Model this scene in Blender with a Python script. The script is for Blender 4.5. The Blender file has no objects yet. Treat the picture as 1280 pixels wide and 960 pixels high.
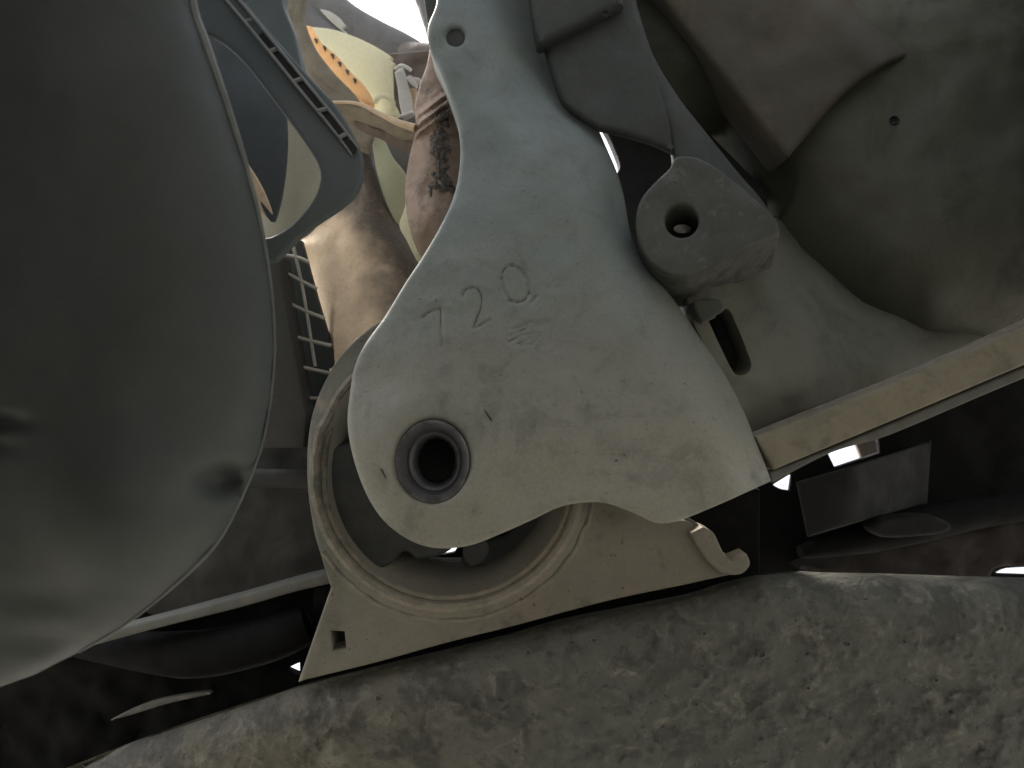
import bpy, math, random
import numpy as np
from mathutils import Vector, Matrix, noise
from mathutils.geometry import delaunay_2d_cdt
random.seed(7)
S = bpy.context.scene
R_ = math.radians
# ------------------------------------------------------------------ camera
F = 985.0                       # focal length in photo pixels (1280 wide)
CAM_LOC = Vector((0, 0, 0.28))
CAM_ROT = Matrix.Rotation(R_(90 + 31), 3, 'X')
cd = bpy.data.cameras.new('camera'); cam = bpy.data.objects.new('camera', cd)
S.collection.objects.link(cam); S.camera = cam
cam.location = CAM_LOC; cam.rotation_euler = (R_(90 + 31), 0, 0)
cd.sensor_width = 36; cd.lens = 36 * F / 1280
cd.dof.use_dof = True; cd.dof.focus_distance = .365; cd.dof.aperture_fstop = 14
cd.clip_start = 0.005; cd.clip_end = 2000
# ------------------------------------------------------------------ world, sun, exposure
W = bpy.data.worlds.new('World'); S.world = W; W.use_nodes = True
SUN_EL, SUN_AZ = 58, -55         # sun high behind the car parts (from +Y)
sky = W.node_tree.nodes.new('ShaderNodeTexSky'); sky.sky_type = 'NISHITA'
sky.sun_disc = False; sky.sun_elevation = R_(SUN_EL); sky.sun_rotation = R_(SUN_AZ)
sky.dust_density = 3.0; sky.air_density = 1.0
bg = W.node_tree.nodes['Background']; bg.inputs[1].default_value = 0.11
hs = W.node_tree.nodes.new('ShaderNodeHueSaturation'); hs.inputs['Saturation'].default_value = .28   # milky overcast
W.node_tree.links.new(sky.outputs[0], hs.inputs['Color']); W.node_tree.links.new(hs.outputs[0], bg.inputs[0])
sl = bpy.data.lights.new('sun', 'SUN'); sl.energy = 2.4; sl.angle = R_(12); sl.color = (1, .93, .82)
so = bpy.data.objects.new('sun', sl); S.collection.objects.link(so)
sd = Vector((math.sin(R_(SUN_AZ)) * math.cos(R_(SUN_EL)), math.cos(R_(SUN_AZ)) * math.cos(R_(SUN_EL)), math.sin(R_(SUN_EL))))
so.rotation_euler = sd.to_track_quat('Z', 'Y').to_euler()
S.view_settings.view_transform = 'Standard'; S.view_settings.look = 'None'
S.view_settings.exposure = 2.0; S.view_settings.gamma = 1
S.view_settings.use_curve_mapping = False
S.render.engine = 'CYCLES'
S.cycles.use_denoising = True
S.cycles.max_bounces = 8; S.cycles.diffuse_bounces = 5

# ------------------------------------------------------------------ helpers
def V(px, py, d):               # photo pixel + depth (m) -> world point
    return CAM_LOC + CAM_ROT @ Vector(((px - 640) / F * d, -(py - 480) / F * d, -d))

def sm(pts, seg=7):
    """closed smooth outline; a third element marks a sharp corner"""
    n = len(pts); P = [np.array(p[:2], float) for p in pts]; C = [len(p) > 2 for p in pts]; out = []
    for i in range(n):
        a, b = P[i], P[(i + 1) % n]; ia, ib = i, (i + 1) % n
        L = np.linalg.norm(b - a)
        if C[ia] and C[ib]:
            k = max(2, int(L / 14))
            out += [a + (b - a) * t / k for t in range(k)]; continue
        ta = (b - P[i - 1]) * .5 if not C[ia] else (b - a) * .6
        tb = (P[(i + 2) % n] - a) * .5 if not C[ib] else (b - a) * .6
        ta = ta / max(1e-6, np.linalg.norm(ta)) * min(np.linalg.norm(ta), L)
        tb = tb / max(1e-6, np.linalg.norm(tb)) * min(np.linalg.norm(tb), L)
        k = max(2, min(seg, int(L / 4)))
        for t in range(k):
            u = t / k
            out.append((2*u**3-3*u**2+1)*a + (u**3-2*u**2+u)*ta + (-2*u**3+3*u**2)*b + (u**3-u**2)*tb)
    return np.array(out)

def ell(cx, cy, rx, ry=None, n=40, rot=0):
    ry = ry or rx; a = np.linspace(0, 2*math.pi, n, endpoint=False)
    x, y = rx*np.cos(a), ry*np.sin(a); c, s = math.cos(rot), math.sin(rot)
    return np.stack([cx + x*c - y*s, cy + x*s + y*c], 1)

def area2(p): return np.sum(p[:,0]*np.roll(p[:,1],-1) - np.roll(p[:,0],-1)*p[:,1])
def orient(p, pos): return p if (area2(p) > 0) == pos else p[::-1]
def normals_in(p):              # normal towards the positive-area side
    t = np.roll(p,-1,0) - np.roll(p,1,0); L = np.linalg.norm(t,axis=1,keepdims=True)
    t = t/np.maximum(L,1e-9); return np.stack([-t[:,1], t[:,0]],1)
def inside(poly, q):
    x, y = q[:,0], q[:,1]; r = np.zeros(len(q), bool); a = poly; b = np.roll(poly,-1,0)
    for (x0,y0),(x1,y1) in zip(a,b):
        if y0 == y1: continue
        m = ((y0 > y) != (y1 > y)) & (x < (x1-x0)*(y-y0)/(y1-y0)+x0); r ^= m
    return r
def dist(line, q, closed=True):
    line = np.asarray(line, float); a = line; b = np.roll(line,-1,0)
    if not closed: a, b = line[:-1], line[1:]
    best = np.full(len(q), 1e9)
    for p0, p1 in zip(a, b):
        v = p1-p0; L = v@v + 1e-9; t = np.clip(((q-p0)@v)/L, 0, 1)
        dd = q - p0 - t[:,None]*v; best = np.minimum(best, np.hypot(dd[:,0], dd[:,1]))
    return best
def fbm(q, sc, seed=0, octv=4):
    return np.array([noise.fractal(Vector((x/sc, y/sc, seed*7.3)), 1.0, 2.0, octv) for x, y in q])
def sstep(t): t = np.clip(t,0,1); return t*t*(3-2*t)
def dome(t): t = 1-np.clip(t,0,1); return 1-np.sqrt(np.maximum(0,1-t*t))   # 1 at edge -> 0 inside
def const(d): return lambda q: np.full(len(q), d)
def lin(d0, x0, y0, gx, gy): return lambda q: d0 + gx*(q[:,0]-x0) + gy*(q[:,1]-y0)

class Geo:
    def __init__(s): s.v = []; s.f = []
    def add(s, pts): i = len(s.v); s.v += pts; return i

def plate(g, outline, depth, thick=.01, e=4, holes=(), grid=14, refine=(), steps=3, shift=(0,0)):
    """solid slab: front face follows depth(px), rim rounded by e pixels, straight sides, closed back"""
    loops = [orient(np.asarray(outline,float), True)] + [orient(np.asarray(h,float), False) for h in holes]
    nin = [normals_in(l) for l in loops]
    def P3(q, off=0.0, sh=(0,0)):
        d = depth(q); dd = d + off
        return [V(640+((x-640)/F*d0 + sh[0])*F/d1, 480+((y-480)/F*d0 + sh[1])*F/d1, d1) for (x,y),d0,d1 in zip(q,d,dd)]
    r = e/F*float(np.mean(depth(loops[0][:4])))
    rings = []
    for k in range(steps+1):
        a = k/steps*math.pi/2
        rings.append([ (l + n*e*(1-math.cos(a)), r*(1-math.sin(a))) for l,n in zip(loops,nin)])
    idx = []
    for ring in rings: idx.append([g.add(P3(q, off)) for q,off in ring])
    back = [g.add(P3(l, thick, shift)) for l in loops]
    idx = [back] + idx
    for k in range(len(idx)-1):
        for li,l in enumerate(loops):
            n = len(l)
            for i in range(n):
                j = (i+1)%n
                g.f.append((idx[k][li]+i, idx[k+1][li]+i, idx[k+1][li]+j, idx[k][li]+j))
    def tri(lps, base, pts=None):
        vs = []; ed = []; ids = []
        for l,b in zip(lps,base):
            o = len(vs); n = len(l); vs += [tuple(p) for p in l]; ids += [b+i for i in range(n)]
            ed += [(o+i, o+(i+1)%n) for i in range(n)]
        if pts is not None and len(pts):
            b = g.add(P3(pts)); vs += [tuple(p) for p in pts]; ids += [b+i for i in range(len(pts))]
        ov, oe, of, orig, _, _ = delaunay_2d_cdt([Vector(v) for v in vs], ed, [], 0, 1e-4)
        ov = np.array([tuple(v) for v in ov])
        tr = np.array([t for t in of if len(t) == 3]); c = ov[tr].mean(1)
        ok = inside(lps[0], c)
        for h in lps[1:]: ok &= ~inside(h, c)
        mp = []
        for vi,o in enumerate(orig):
            if len(o): mp.append(ids[o[0]])
            else: mp.append(g.add(P3(ov[vi:vi+1])))
        return [tuple(mp[i] for i in t) for t in tr[ok]]
    inner = [q for q,_ in rings[-1]]
    x0,y0 = inner[0].min(0); x1,y1 = inner[0].max(0)
    pts = []
    zones = [(x0,y0,x1,y1,grid)] + list(refine)
    for zi,(a,b,c,d,sp) in enumerate(zones):
        xs = np.arange(a+sp*.5, c, sp); ys = np.arange(b+sp*.5, d, sp*.87)
        if not len(xs) or not len(ys): continue
        q = np.array([(x + (.5*sp if k%2 else 0), y) for k,y in enumerate(ys) for x in xs])
        ok = inside(inner[0], q)
        for h in inner[1:]: ok &= ~inside(h,q)
        q = q[ok]
        for l in inner: q = q[dist(l,q) > .55*sp] if len(q) else q
        for (ra,rb,rc,rd,rs) in zones[zi+1:]:
            if len(q): q = q[~((q[:,0]>ra-sp*.4)&(q[:,0]<rc+sp*.4)&(q[:,1]>rb-sp*.4)&(q[:,1]<rd+sp*.4))]
        if len(q): pts.append(q)
    pts = np.concatenate(pts) if pts else None
    g.f += tri(inner, idx[-1], pts)
    g.f += [t[::-1] for t in tri(loops, back)]

def rings(g, rs, n=48, cap0=False, cap1=False):
    """skin of ellipses (cx,cy,rx,ry,d)"""
    ids = []
    for cx,cy,rx,ry,d in rs: ids.append(g.add([V(x,y,d) for x,y in ell(cx,cy,rx,ry,n)]))
    for a,b in zip(ids,ids[1:]):
        for i in range(n): g.f.append((a+i, a+(i+1)%n, b+(i+1)%n, b+i))
    if cap0: g.f.append(tuple(ids[0]+i for i in range(n)))
    if cap1: g.f.append(tuple(ids[-1]+i for i in range(n))[::-1])

def tube(g, pts, rad, n=8, sub=6, closed=False):
    """round bar through (px,py,d) with radius rad (m, or list)"""
    P = [V(*p) for p in pts]
    rl = list(rad) if hasattr(rad,'__len__') else [rad]*len(P)
    Q = []; RR = []
    m = len(P); segs = m if closed else m-1
    for i in range(segs):
        if closed: p0,p1,p2,p3 = P[i-1],P[i],P[(i+1)%m],P[(i+2)%m]
        else: p0,p1,p2,p3 = P[max(i-1,0)],P[i],P[i+1],P[min(i+2,m-1)]
        for t in range(sub):
            u = t/sub
            Q.append(.5*((2*p1)+(p2-p0)*u+(2*p0-5*p1+4*p2-p3)*u*u+(3*p1-p0-3*p2+p3)*u**3))
            RR.append(rl[i]*(1-u)+rl[(i+1)%m]*u)
    if not closed: Q.append(P[-1]); RR.append(rl[-1])
    ids = []; N = len(Q); up = None
    for i,(q,r) in enumerate(zip(Q,RR)):
        t = ((Q[(i+1)%N]-Q[i-1]) if closed else (Q[min(i+1,N-1)]-Q[max(i-1,0)])).normalized()
        if up is None: up = t.orthogonal()
        up = (up - t*up.dot(t)).normalized(); s = t.cross(up)
        ids.append(g.add([q + (up*math.cos(2*math.pi*k/n) + s*math.sin(2*math.pi*k/n))*r for k in range(n)]))
    for a,b in (zip(ids, ids[1:]+ids[:1]) if closed else zip(ids,ids[1:])):
        for k in range(n): g.f.append((a+k, a+(k+1)%n, b+(k+1)%n, b+k))
    if not closed:
        g.f.append(tuple(ids[0]+k for k in range(n))[::-1]); g.f.append(tuple(ids[-1]+k for k in range(n)))

def band(g, a, b, da, db, thick=.002):
    """ribbon solid between two pixel polylines a,b at depths da,db"""
    n = len(a); o = []
    for off in (0, thick):
        o.append(g.add([V(x,y,da+off) for x,y in a])); o.append(g.add([V(x,y,db+off) for x,y in b]))
    for i in range(n-1):
        g.f.append((o[0]+i,o[0]+i+1,o[1]+i+1,o[1]+i)); g.f.append((o[2]+i,o[3]+i,o[3]+i+1,o[2]+i+1))
        g.f.append((o[0]+i,o[2]+i,o[2]+i+1,o[0]+i+1)); g.f.append((o[1]+i,o[1]+i+1,o[3]+i+1,o[3]+i))
    for i in (0,n-1): g.f.append((o[0]+i,o[1]+i,o[3]+i,o[2]+i))

def thing(name, label, cat, at, group=None):
    o = bpy.data.objects.new(name, None); S.collection.objects.link(o)
    o.location = V(*at); o.empty_display_size = .02
    o['label'] = label; o['category'] = cat
    if group: o['group'] = group
    return o
def world_loc(o):
    p = Vector(o.location)
    while o.parent: o = o.parent; p += Vector(o.location)
    return p
def obj(name, g, mat, parent=None, label=None, ang=38, cat=None, at=None, kind=None, group=None):
    L = world_loc(parent) if parent else (V(*at) if at else Vector((0,0,0)))
    me = bpy.data.meshes.new(name)
    me.from_pydata([v - L for v in g.v], [], g.f); me.validate()
    me.materials.append(mat)
    import bmesh
    bm = bmesh.new(); bm.from_mesh(me)
    bmesh.ops.remove_doubles(bm, verts=bm.verts, dist=2e-6)
    bmesh.ops.recalc_face_normals(bm, faces=bm.faces); bm.to_mesh(me); bm.free()
    me.polygons.foreach_set('use_smooth', [True]*len(me.polygons))
    me.set_sharp_from_angle(angle=R_(ang))
    o = bpy.data.objects.new(name, me); S.collection.objects.link(o)
    if parent: o.parent = parent
    else: o.location = L
    if label: o['label'] = label
    if cat: o['category'] = cat
    if kind: o['kind'] = kind
    if group: o['group'] = group
    return o

# ------------------------------------------------------------------ materials
def mat(name, base, dust=None, amt=.5, sc=30, rough=.75, bump=.15, bsc=250, metal=0, stain=None, stain_amt=.0,
        stain_sc=60, spec=.35, coarse=0, warm=None, pits=0, speck=0, blotch=None, edge=None, scratch=0):
    m = bpy.data.materials.new(name); m.use_nodes = True; nt = m.node_tree; N = nt.nodes; L = nt.links
    b = N['Principled BSDF']; tc = N.new('ShaderNodeTexCoord')
    def nz(scale, det=6, rg=.6, dist_=0.0):
        n = N.new('ShaderNodeTexNoise'); n.inputs['Scale'].default_value = scale; n.inputs['Detail'].default_value = det
        n.inputs['Roughness'].default_value = rg; n.inputs['Distortion'].default_value = dist_
        L.new(tc.outputs['Object'], n.inputs['Vector']); return n.outputs['Fac']
    def ramp(fac, a, c, va=0., vc=1.):
        r = N.new('ShaderNodeMapRange'); r.inputs[1].default_value = a; r.inputs[2].default_value = c
        r.inputs[3].default_value = va; r.inputs[4].default_value = vc; r.interpolation_type = 'SMOOTHSTEP'
        L.new(fac, r.inputs[0]); return r.outputs[0]
    def mix(fac, A, B, mode='MIX'):
        x = N.new('ShaderNodeMix'); x.data_type = 'RGBA'; x.blend_type = mode
        if isinstance(fac, float): x.inputs[0].default_value = fac
        else: L.new(fac, x.inputs[0])
        for v,i in ((A,6),(B,7)):
            if isinstance(v, tuple): x.inputs[i].default_value = (*v,1)
            else: L.new(v, x.inputs[i])
        return x.outputs[2]
    col = base
    if dust:
        col = mix(ramp(nz(sc,7,.62,.3), .5-.28, .5+.28, max(0,amt-.4), min(1,amt+.4)), col, dust)
    if warm:                    # second colour blended in along one axis of the thing
        wc, axis_lo, axis_hi, wa = warm[:4]
        ax = warm[4] if len(warm) > 4 else (0,0,1)
        sp = N.new('ShaderNodeVectorMath'); sp.operation = 'DOT_PRODUCT'; L.new(tc.outputs['Object'], sp.inputs[0]); sp.inputs[1].default_value = ax
        add = N.new('ShaderNodeMath'); add.operation = 'MULTIPLY_ADD'; add.inputs[1].default_value = .06; 
        L.new(nz(22,5), add.inputs[0]); L.new(sp.outputs['Value'], add.inputs[2])
        col = mix(ramp(add.outputs[0], axis_lo+.03, axis_hi+.03, 0, wa), col, wc)
    if stain:
        col = mix(ramp(nz(stain_sc,8,.68,.8), .52, .68, 0, stain_amt), col, stain)
    if blotch:                  # larger oily patches with ragged borders: (colour, scale, lo, hi, amount)
        bc, bs_, lo_, hi_, ba = blotch
        col = mix(ramp(nz(bs_,12,.72,.25), lo_, hi_, 0, ba), col, bc)
    if edge:                    # dust rubbed off / worn bright along convex edges
        ge = N.new('ShaderNodeNewGeometry')
        mu = N.new('ShaderNodeMath'); mu.operation = 'MULTIPLY'
        L.new(ramp(ge.outputs['Pointiness'], .515, .60), mu.inputs[0]); L.new(ramp(nz(140,4), .35, .6), mu.inputs[1])
        col = mix(mu.outputs[0], col, edge)
    if speck:
        col = mix(ramp(nz(420,3,.5), .66, .74, 0, speck), col, (.012,.011,.010))
    col = mix(ramp(nz(bsc*2.2,3), .25, .75, 0, .22), col, tuple(c*.55 for c in base))
    L.new(col, b.inputs['Base Color'])
    L.new(ramp(nz(sc*2.3,5), .3, .7, rough-.08, min(1,rough+.1)), b.inputs['Roughness'])
    b.inputs['Metallic'].default_value = metal; b.inputs['Specular IOR Level'].default_value = spec
    h = nz(bsc,6,.65)
    bp = N.new('ShaderNodeBump'); bp.inputs['Strength'].default_value = bump; bp.inputs['Distance'].default_value = .0012
    L.new(h, bp.inputs['Height']); last = bp
    if coarse:
        b2 = N.new('ShaderNodeBump'); b2.inputs['Strength'].default_value = coarse; b2.inputs['Distance'].default_value = .006
        L.new(nz(55,5,.6,.4), b2.inputs['Height']); L.new(last.outputs[0], b2.inputs['Normal']); last = b2
    if pits:
        vo = N.new('ShaderNodeTexVoronoi'); vo.inputs['Scale'].default_value = 130; L.new(tc.outputs['Object'], vo.inputs['Vector'])
        b3 = N.new('ShaderNodeBump'); b3.inputs['Strength'].default_value = pits; b3.inputs['Distance'].default_value = .002
        L.new(ramp(vo.outputs['Distance'], .05, .35), b3.inputs['Height']); L.new(last.outputs[0], b3.inputs['Normal']); last = b3
    if scratch:
        mp_ = N.new('ShaderNodeMapping'); mp_.inputs['Rotation'].default_value = (.4,.9,.3); mp_.inputs['Scale'].default_value = (14,14,900)
        L.new(tc.outputs['Object'], mp_.inputs[0]); ns = N.new('ShaderNodeTexNoise'); ns.inputs['Scale'].default_value = 1.2; ns.inputs['Detail'].default_value = 3
        L.new(mp_.outputs[0], ns.inputs['Vector'])
        b4 = N.new('ShaderNodeBump'); b4.inputs['Strength'].default_value = scratch; b4.inputs['Distance'].default_value = .001
        L.new(ramp(ns.outputs['Fac'], .62, .70), b4.inputs['Height']); L.new(last.outputs[0], b4.inputs['Normal']); last = b4
    L.new(last.outputs[0], b.inputs['Normal'])
    return m
M = {}
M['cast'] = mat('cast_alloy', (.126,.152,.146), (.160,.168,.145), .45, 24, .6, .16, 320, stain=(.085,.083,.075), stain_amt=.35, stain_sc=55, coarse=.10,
                warm=((.262,.242,.192), .11, -.03, .8), blotch=((.090,.092,.082), 34, .53, .66, .4), edge=(.27,.27,.245), scratch=.2, speck=.35)  # warm blend paints ground bounce, along with dust, into the lower arm
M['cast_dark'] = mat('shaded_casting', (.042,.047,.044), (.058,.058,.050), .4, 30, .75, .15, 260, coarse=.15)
M['lug'] = mat('lug_casting', (.053,.056,.048), (.074,.076,.062), .4, 40, .72, .22, 300, stain=(.16,.15,.13), stain_amt=.4, stain_sc=120, coarse=.06, edge=(.12,.118,.105), speck=.4)
M['steel_ring'] = mat('worn_sleeve_steel', (.060,.060,.063), (.032,.032,.033), .5, 110, .36, .25, 400, metal=.3, edge=(.2,.2,.2), coarse=.06)
M['black'] = mat('black_hollow', (.012,.012,.013), None, rough=.8, bump=.1)
M['mount'] = mat('dusty_pressed_steel', (.188,.171,.136), (.150,.140,.110), .45, 34, .8, .28, 280, stain=(.225,.165,.13), stain_amt=.55, stain_sc=38, coarse=.28, speck=.6, warm=((.085,.086,.067), .025, .075, .92, tuple(CAM_ROT @ Vector((-.7,.7,0)))), blotch=((.085,.076,.06), 46, .55, .66, .6), edge=(.26,.22,.17))  # olive of the ring, with its shaded upper left darkened into the colour
M['rubber'] = mat('dusty_rubber', (.155,.150,.125), (.22,.21,.17), .35, 30, .85, .2, 260, coarse=.2)
M['rubber_dark'] = mat('dark_rubber', (.040,.042,.042), (.07,.068,.06), .35, 40, .8, .2, 260, coarse=.15)
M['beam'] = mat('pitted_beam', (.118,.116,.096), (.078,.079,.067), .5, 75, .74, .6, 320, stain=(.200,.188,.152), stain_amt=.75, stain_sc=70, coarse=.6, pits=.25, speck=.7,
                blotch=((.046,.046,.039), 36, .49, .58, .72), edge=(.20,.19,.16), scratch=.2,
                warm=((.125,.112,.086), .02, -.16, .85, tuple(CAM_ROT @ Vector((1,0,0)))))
M['duct'] = mat('dark_duct_plastic', (.050,.058,.058), (.056,.060,.055), .35, 16, .62, .06, 380, stain=(.038,.041,.040), stain_amt=.25, stain_sc=20, coarse=.03, scratch=.06,
                warm=((.052,.053,.039), .02, -.10, .45))
M['rim'] = mat('highlight_rim_plastic', (.15,.16,.15), (.05,.05,.05), .4, 40, .5, .1, 300)  # pale base paints the highlight along the duct's edge
M['shroud'] = mat('grey_black_plastic', (.058,.070,.072), (.07,.078,.074), .35, 30, .6, .08, 350)
M['slot'] = mat('dusty_plastic_edge', (.20,.20,.185), (.10,.10,.095), .4, 60, .7, .1, 300)
M['blade_dark'] = mat('dark_blade_plastic', (.016,.021,.020), (.03,.034,.032), .3, 30, .55, .06, 300)
M['tan'] = mat('sandy_dust', (.58,.43,.29), (.48,.38,.27), .45, 30, .9, .3, 300, stain=(.30,.21,.14), stain_amt=.4, stain_sc=70, coarse=.25, speck=.3)
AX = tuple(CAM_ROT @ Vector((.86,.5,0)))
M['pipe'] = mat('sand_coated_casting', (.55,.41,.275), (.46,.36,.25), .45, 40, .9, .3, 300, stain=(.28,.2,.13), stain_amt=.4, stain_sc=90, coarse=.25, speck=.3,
                warm=((.045,.041,.036), -.014, .012, .96, AX))  # dark end of the blend paints the shaded right flank
M['tan_dark'] = mat('dusty_grey_casting', (.20,.175,.135), (.28,.24,.18), .4, 26, .85, .2, 280, stain=(.10,.09,.075), stain_amt=.5, coarse=.2)
M['pale_tan'] = mat('pale_dusty_plastic', (.30,.28,.21), (.22,.20,.16), .4, 30, .8, .12, 280)
M['yellow'] = mat('yellowed_plastic', (.82,.80,.63), (.76,.74,.58), .4, 25, .45, .05, 280, coarse=.05)
M['orange'] = mat('orange_seal', (.86,.64,.40), (.80,.60,.40), .4, 60, .6, .1, 280)
for k_ in ('yellow','orange'):
    nt = M[k_].node_tree; b_ = nt.nodes['Principled BSDF']; tr_ = nt.nodes.new('ShaderNodeBsdfTranslucent'); mx_ = nt.nodes.new('ShaderNodeMixShader')
    nt.links.new(b_.inputs['Base Color'].links[0].from_socket, tr_.inputs['Color']); mx_.inputs[0].default_value = .6
    nt.links.new(b_.outputs[0], mx_.inputs[1]); nt.links.new(tr_.outputs[0], mx_.inputs[2]); nt.links.new(mx_.outputs[0], nt.nodes['Material Output'].inputs[0])
M['hose'] = mat('dusty_grey_hose', (.16,.155,.15), (.09,.088,.085), .45, 30, .8, .2, 250, stain=(.25,.20,.17), stain_amt=.4, coarse=.25)
M['hose_brown'] = mat('brown_dusty_hose', (.165,.132,.112), (.11,.095,.085), .45, 40, .85, .25, 260, stain=(.22,.17,.14), stain_amt=.4, coarse=.3)
M['boot'] = mat('pinkish_dusty_boot', (.31,.228,.178), (.25,.195,.16), .4, 36, .85, .25, 260, stain=(.10,.085,.08), stain_amt=.55, stain_sc=60, coarse=.35, speck=.5)
M['crust'] = mat('oily_dirt_crust', (.055,.05,.048), (.15,.125,.105), .35, 120, .8, .5, 400, coarse=.6)
M['pale_green'] = mat('pale_green_plastic', (.42,.44,.30), (.36,.36,.26), .4, 40, .55, .06, 280)
M['clip'] = mat('off_white_clip', (.58,.57,.54), (.42,.41,.39), .4, 60, .5, .1, 280)
M['grille'] = mat('dusty_grille_plastic', (.36,.34,.29), (.14,.135,.12), .4, 60, .8, .15, 280)
M['void'] = mat('deep_shade_black', (.004,.004,.004), (.006,.006,.0058), .35, 22, .85, .15, 220, spec=.12, coarse=.2)  # near-black base holds the occlusion shade of the rear parts
M['shield'] = mat('dull_black_shield', (.017,.017,.0165), (.023,.022,.021), .4, 30, .8, .15, 240, spec=.2, coarse=.15)
M['panel'] = mat('dark_support_panel', (.030,.030,.028), (.044,.042,.037), .4, 26, .75, .15, 240, coarse=.2)
M['bar'] = mat('dusty_support_bar', (.13,.128,.112), (.085,.083,.075), .4, 45, .8, .2, 260, coarse=.15)
M['pan'] = mat('oily_olive_pan', (.072,.074,.056), (.092,.088,.066), .4, 16, .72, .15, 240, stain=(.035,.034,.028), stain_amt=.6, stain_sc=16, coarse=.15, speck=.3)
M['wedge'] = mat('brown_dusty_panel', (.072,.060,.044), (.056,.052,.039), .4, 20, .78, .16, 240, stain=(.115,.085,.065), stain_amt=.4, stain_sc=26, coarse=.12, blotch=((.04,.038,.032), 60, .58, .68, .5))
M['sump'] = mat('olive_sump', (.150,.152,.122), (.105,.106,.088), .45, 18, .76, .15, 240, stain=(.16,.125,.095), stain_amt=.35, stain_sc=30, coarse=.15, blotch=((.075,.076,.064), 40, .5, .66, .6), edge=(.2,.19,.15))
M['flange'] = mat('beige_dusty_flange', (.215,.185,.132), (.16,.15,.11), .4, 35, .82, .2, 260, stain=(.11,.085,.06), stain_amt=.5, stain_sc=50, coarse=.2, blotch=((.12,.115,.09), 45, .48, .64, .7), edge=(.27,.24,.19))
M['rust'] = mat('dark_rusty_metal', (.022,.014,.011), (.012,.011,.010), .5, 30, .85, .25, 220, coarse=.3)
M['thread'] = mat('bright_thread_steel', (.12,.118,.112), (.05,.049,.046), .35, 120, .3, .1, 400, metal=.9)
M['ground'] = mat('sandy_ground', (.31,.30,.265), (.25,.242,.215), .45, 3, .95, .3, 60)
M['tab'] = mat('pale_pink_tab', (.40,.34,.29), (.3,.25,.21), .4, 60, .7, .1, 300)

# ------------------------------------------------------------------ ground
g = Geo(); i = g.add([Vector(p) for p in ((-400,-400,0),(400,-400,0),(400,400,0),(-400,400,0))]); g.f.append((i,i+1,i+2,i+3))
obj('ground', g, M['ground'], kind='structure', label='pale sandy ground under the car')

# ------------------------------------------------------------------ unseen slabs overhead and at the left, added to block sky light
g = Geo()
for z0 in (.50,.56):
    i = g.add([Vector(p) for p in ((-.75,-.55,z0-.06),(-.75,.06,z0),(.75,.06,z0),(.75,-.55,z0-.06))])
g.f += [(0,1,2,3),(7,6,5,4),(0,4,5,1),(1,5,6,2),(2,6,7,3),(3,7,4,0)]
i = g.add([Vector(p) for p in ((-.30,-.55,.04),(-.30,-.55,.53),(-.21,.19,.04),(-.21,.19,.56),(-.36,-.55,.04),(-.36,-.55,.53),(-.27,.19,.04),(-.27,.19,.56))])
g.f += [tuple(i+k for k in f) for f in ((0,1,3,2),(4,6,7,5),(0,2,6,4),(1,5,7,3),(0,4,5,1),(2,3,7,6))]
BLOCKER_GEO = g
# ------------------------------------------------------------------ crossmember
XL = [(40,985),(170,926),(372,858),(470,833),(560,811),(640,791),(700,774),(780,758),(860,742),(905,728),(945,719),(1000,714),(1100,717),(1200,720),(1330,723),(1560,728)]
def d_beam(q):
    t = np.clip(dist(XL, q, False)/75, 0, 1)
    c_ = sstep((fbm(q, 48, 4)-.02)/.12)                     # crusted dirt plates with broken edges
    n = fbm(q, 60, 3)*.0016 + fbm(q, 16, 5)*.0008 - .0018*c_*(.7+.8*fbm(q, 9, 6))
    return .364 + .00006*np.clip(q[:,1]-720-(1000-q[:,0]).clip(0)*.16,0,400) + .030*dome(t) + n*(.3+.7*t)
g = Geo(); plate(g, sm([(-60,1020,1)]+XL[1:-1]+[(1560,728,1),(1560,1080,1),(-60,1080,1)]), d_beam, .05, 1, grid=4.2, shift=(0,.05))
b = thing('crossmember_beam', 'broad pitted grey crossmember beam running along below the mount', 'crossmember', (700,860,.36))
obj('beam_shell', g, M['beam'], b, ang=50)
g = Geo(); plate(g, sm([(392,735,1),(470,726,1),(600,724,1),(690,665,1),(860,600,1),(950,612,1),(950,735,1),(860,760,1),(640,812,1),(385,880,1)]), const(.405), .01, 2, grid=22)
obj('rear_light_stop', g, M['void'], b)  # added plate that keeps sunlight from behind off the beam's top
for k,(x,y,r) in enumerate([(952,818,7),(880,792,5),(1010,860,5),(660,815,5),(473,873,6),(742,800,4),(1170,850,5),(870,880,5),(1060,805,4)]):
    g = Geo(); d0 = float(d_beam(np.array([[x,y]]))[0])
    rings(g, [(x,y,r,r*.8,d0-.0004),(x,y,r*.7,r*.55,d0-.0010),(x,y,r*.42,r*.32,d0-.0002)], 12, cap1=True)
    obj('dirt_blister', g, M['beam'], b)

bo = thing('sky_blocker', 'unseen slabs added to shut out sky light: bumper above the view', 'blocker', (640,-900,.2))
obj('blocker_slabs', BLOCKER_GEO, M['void'], bo)
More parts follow.
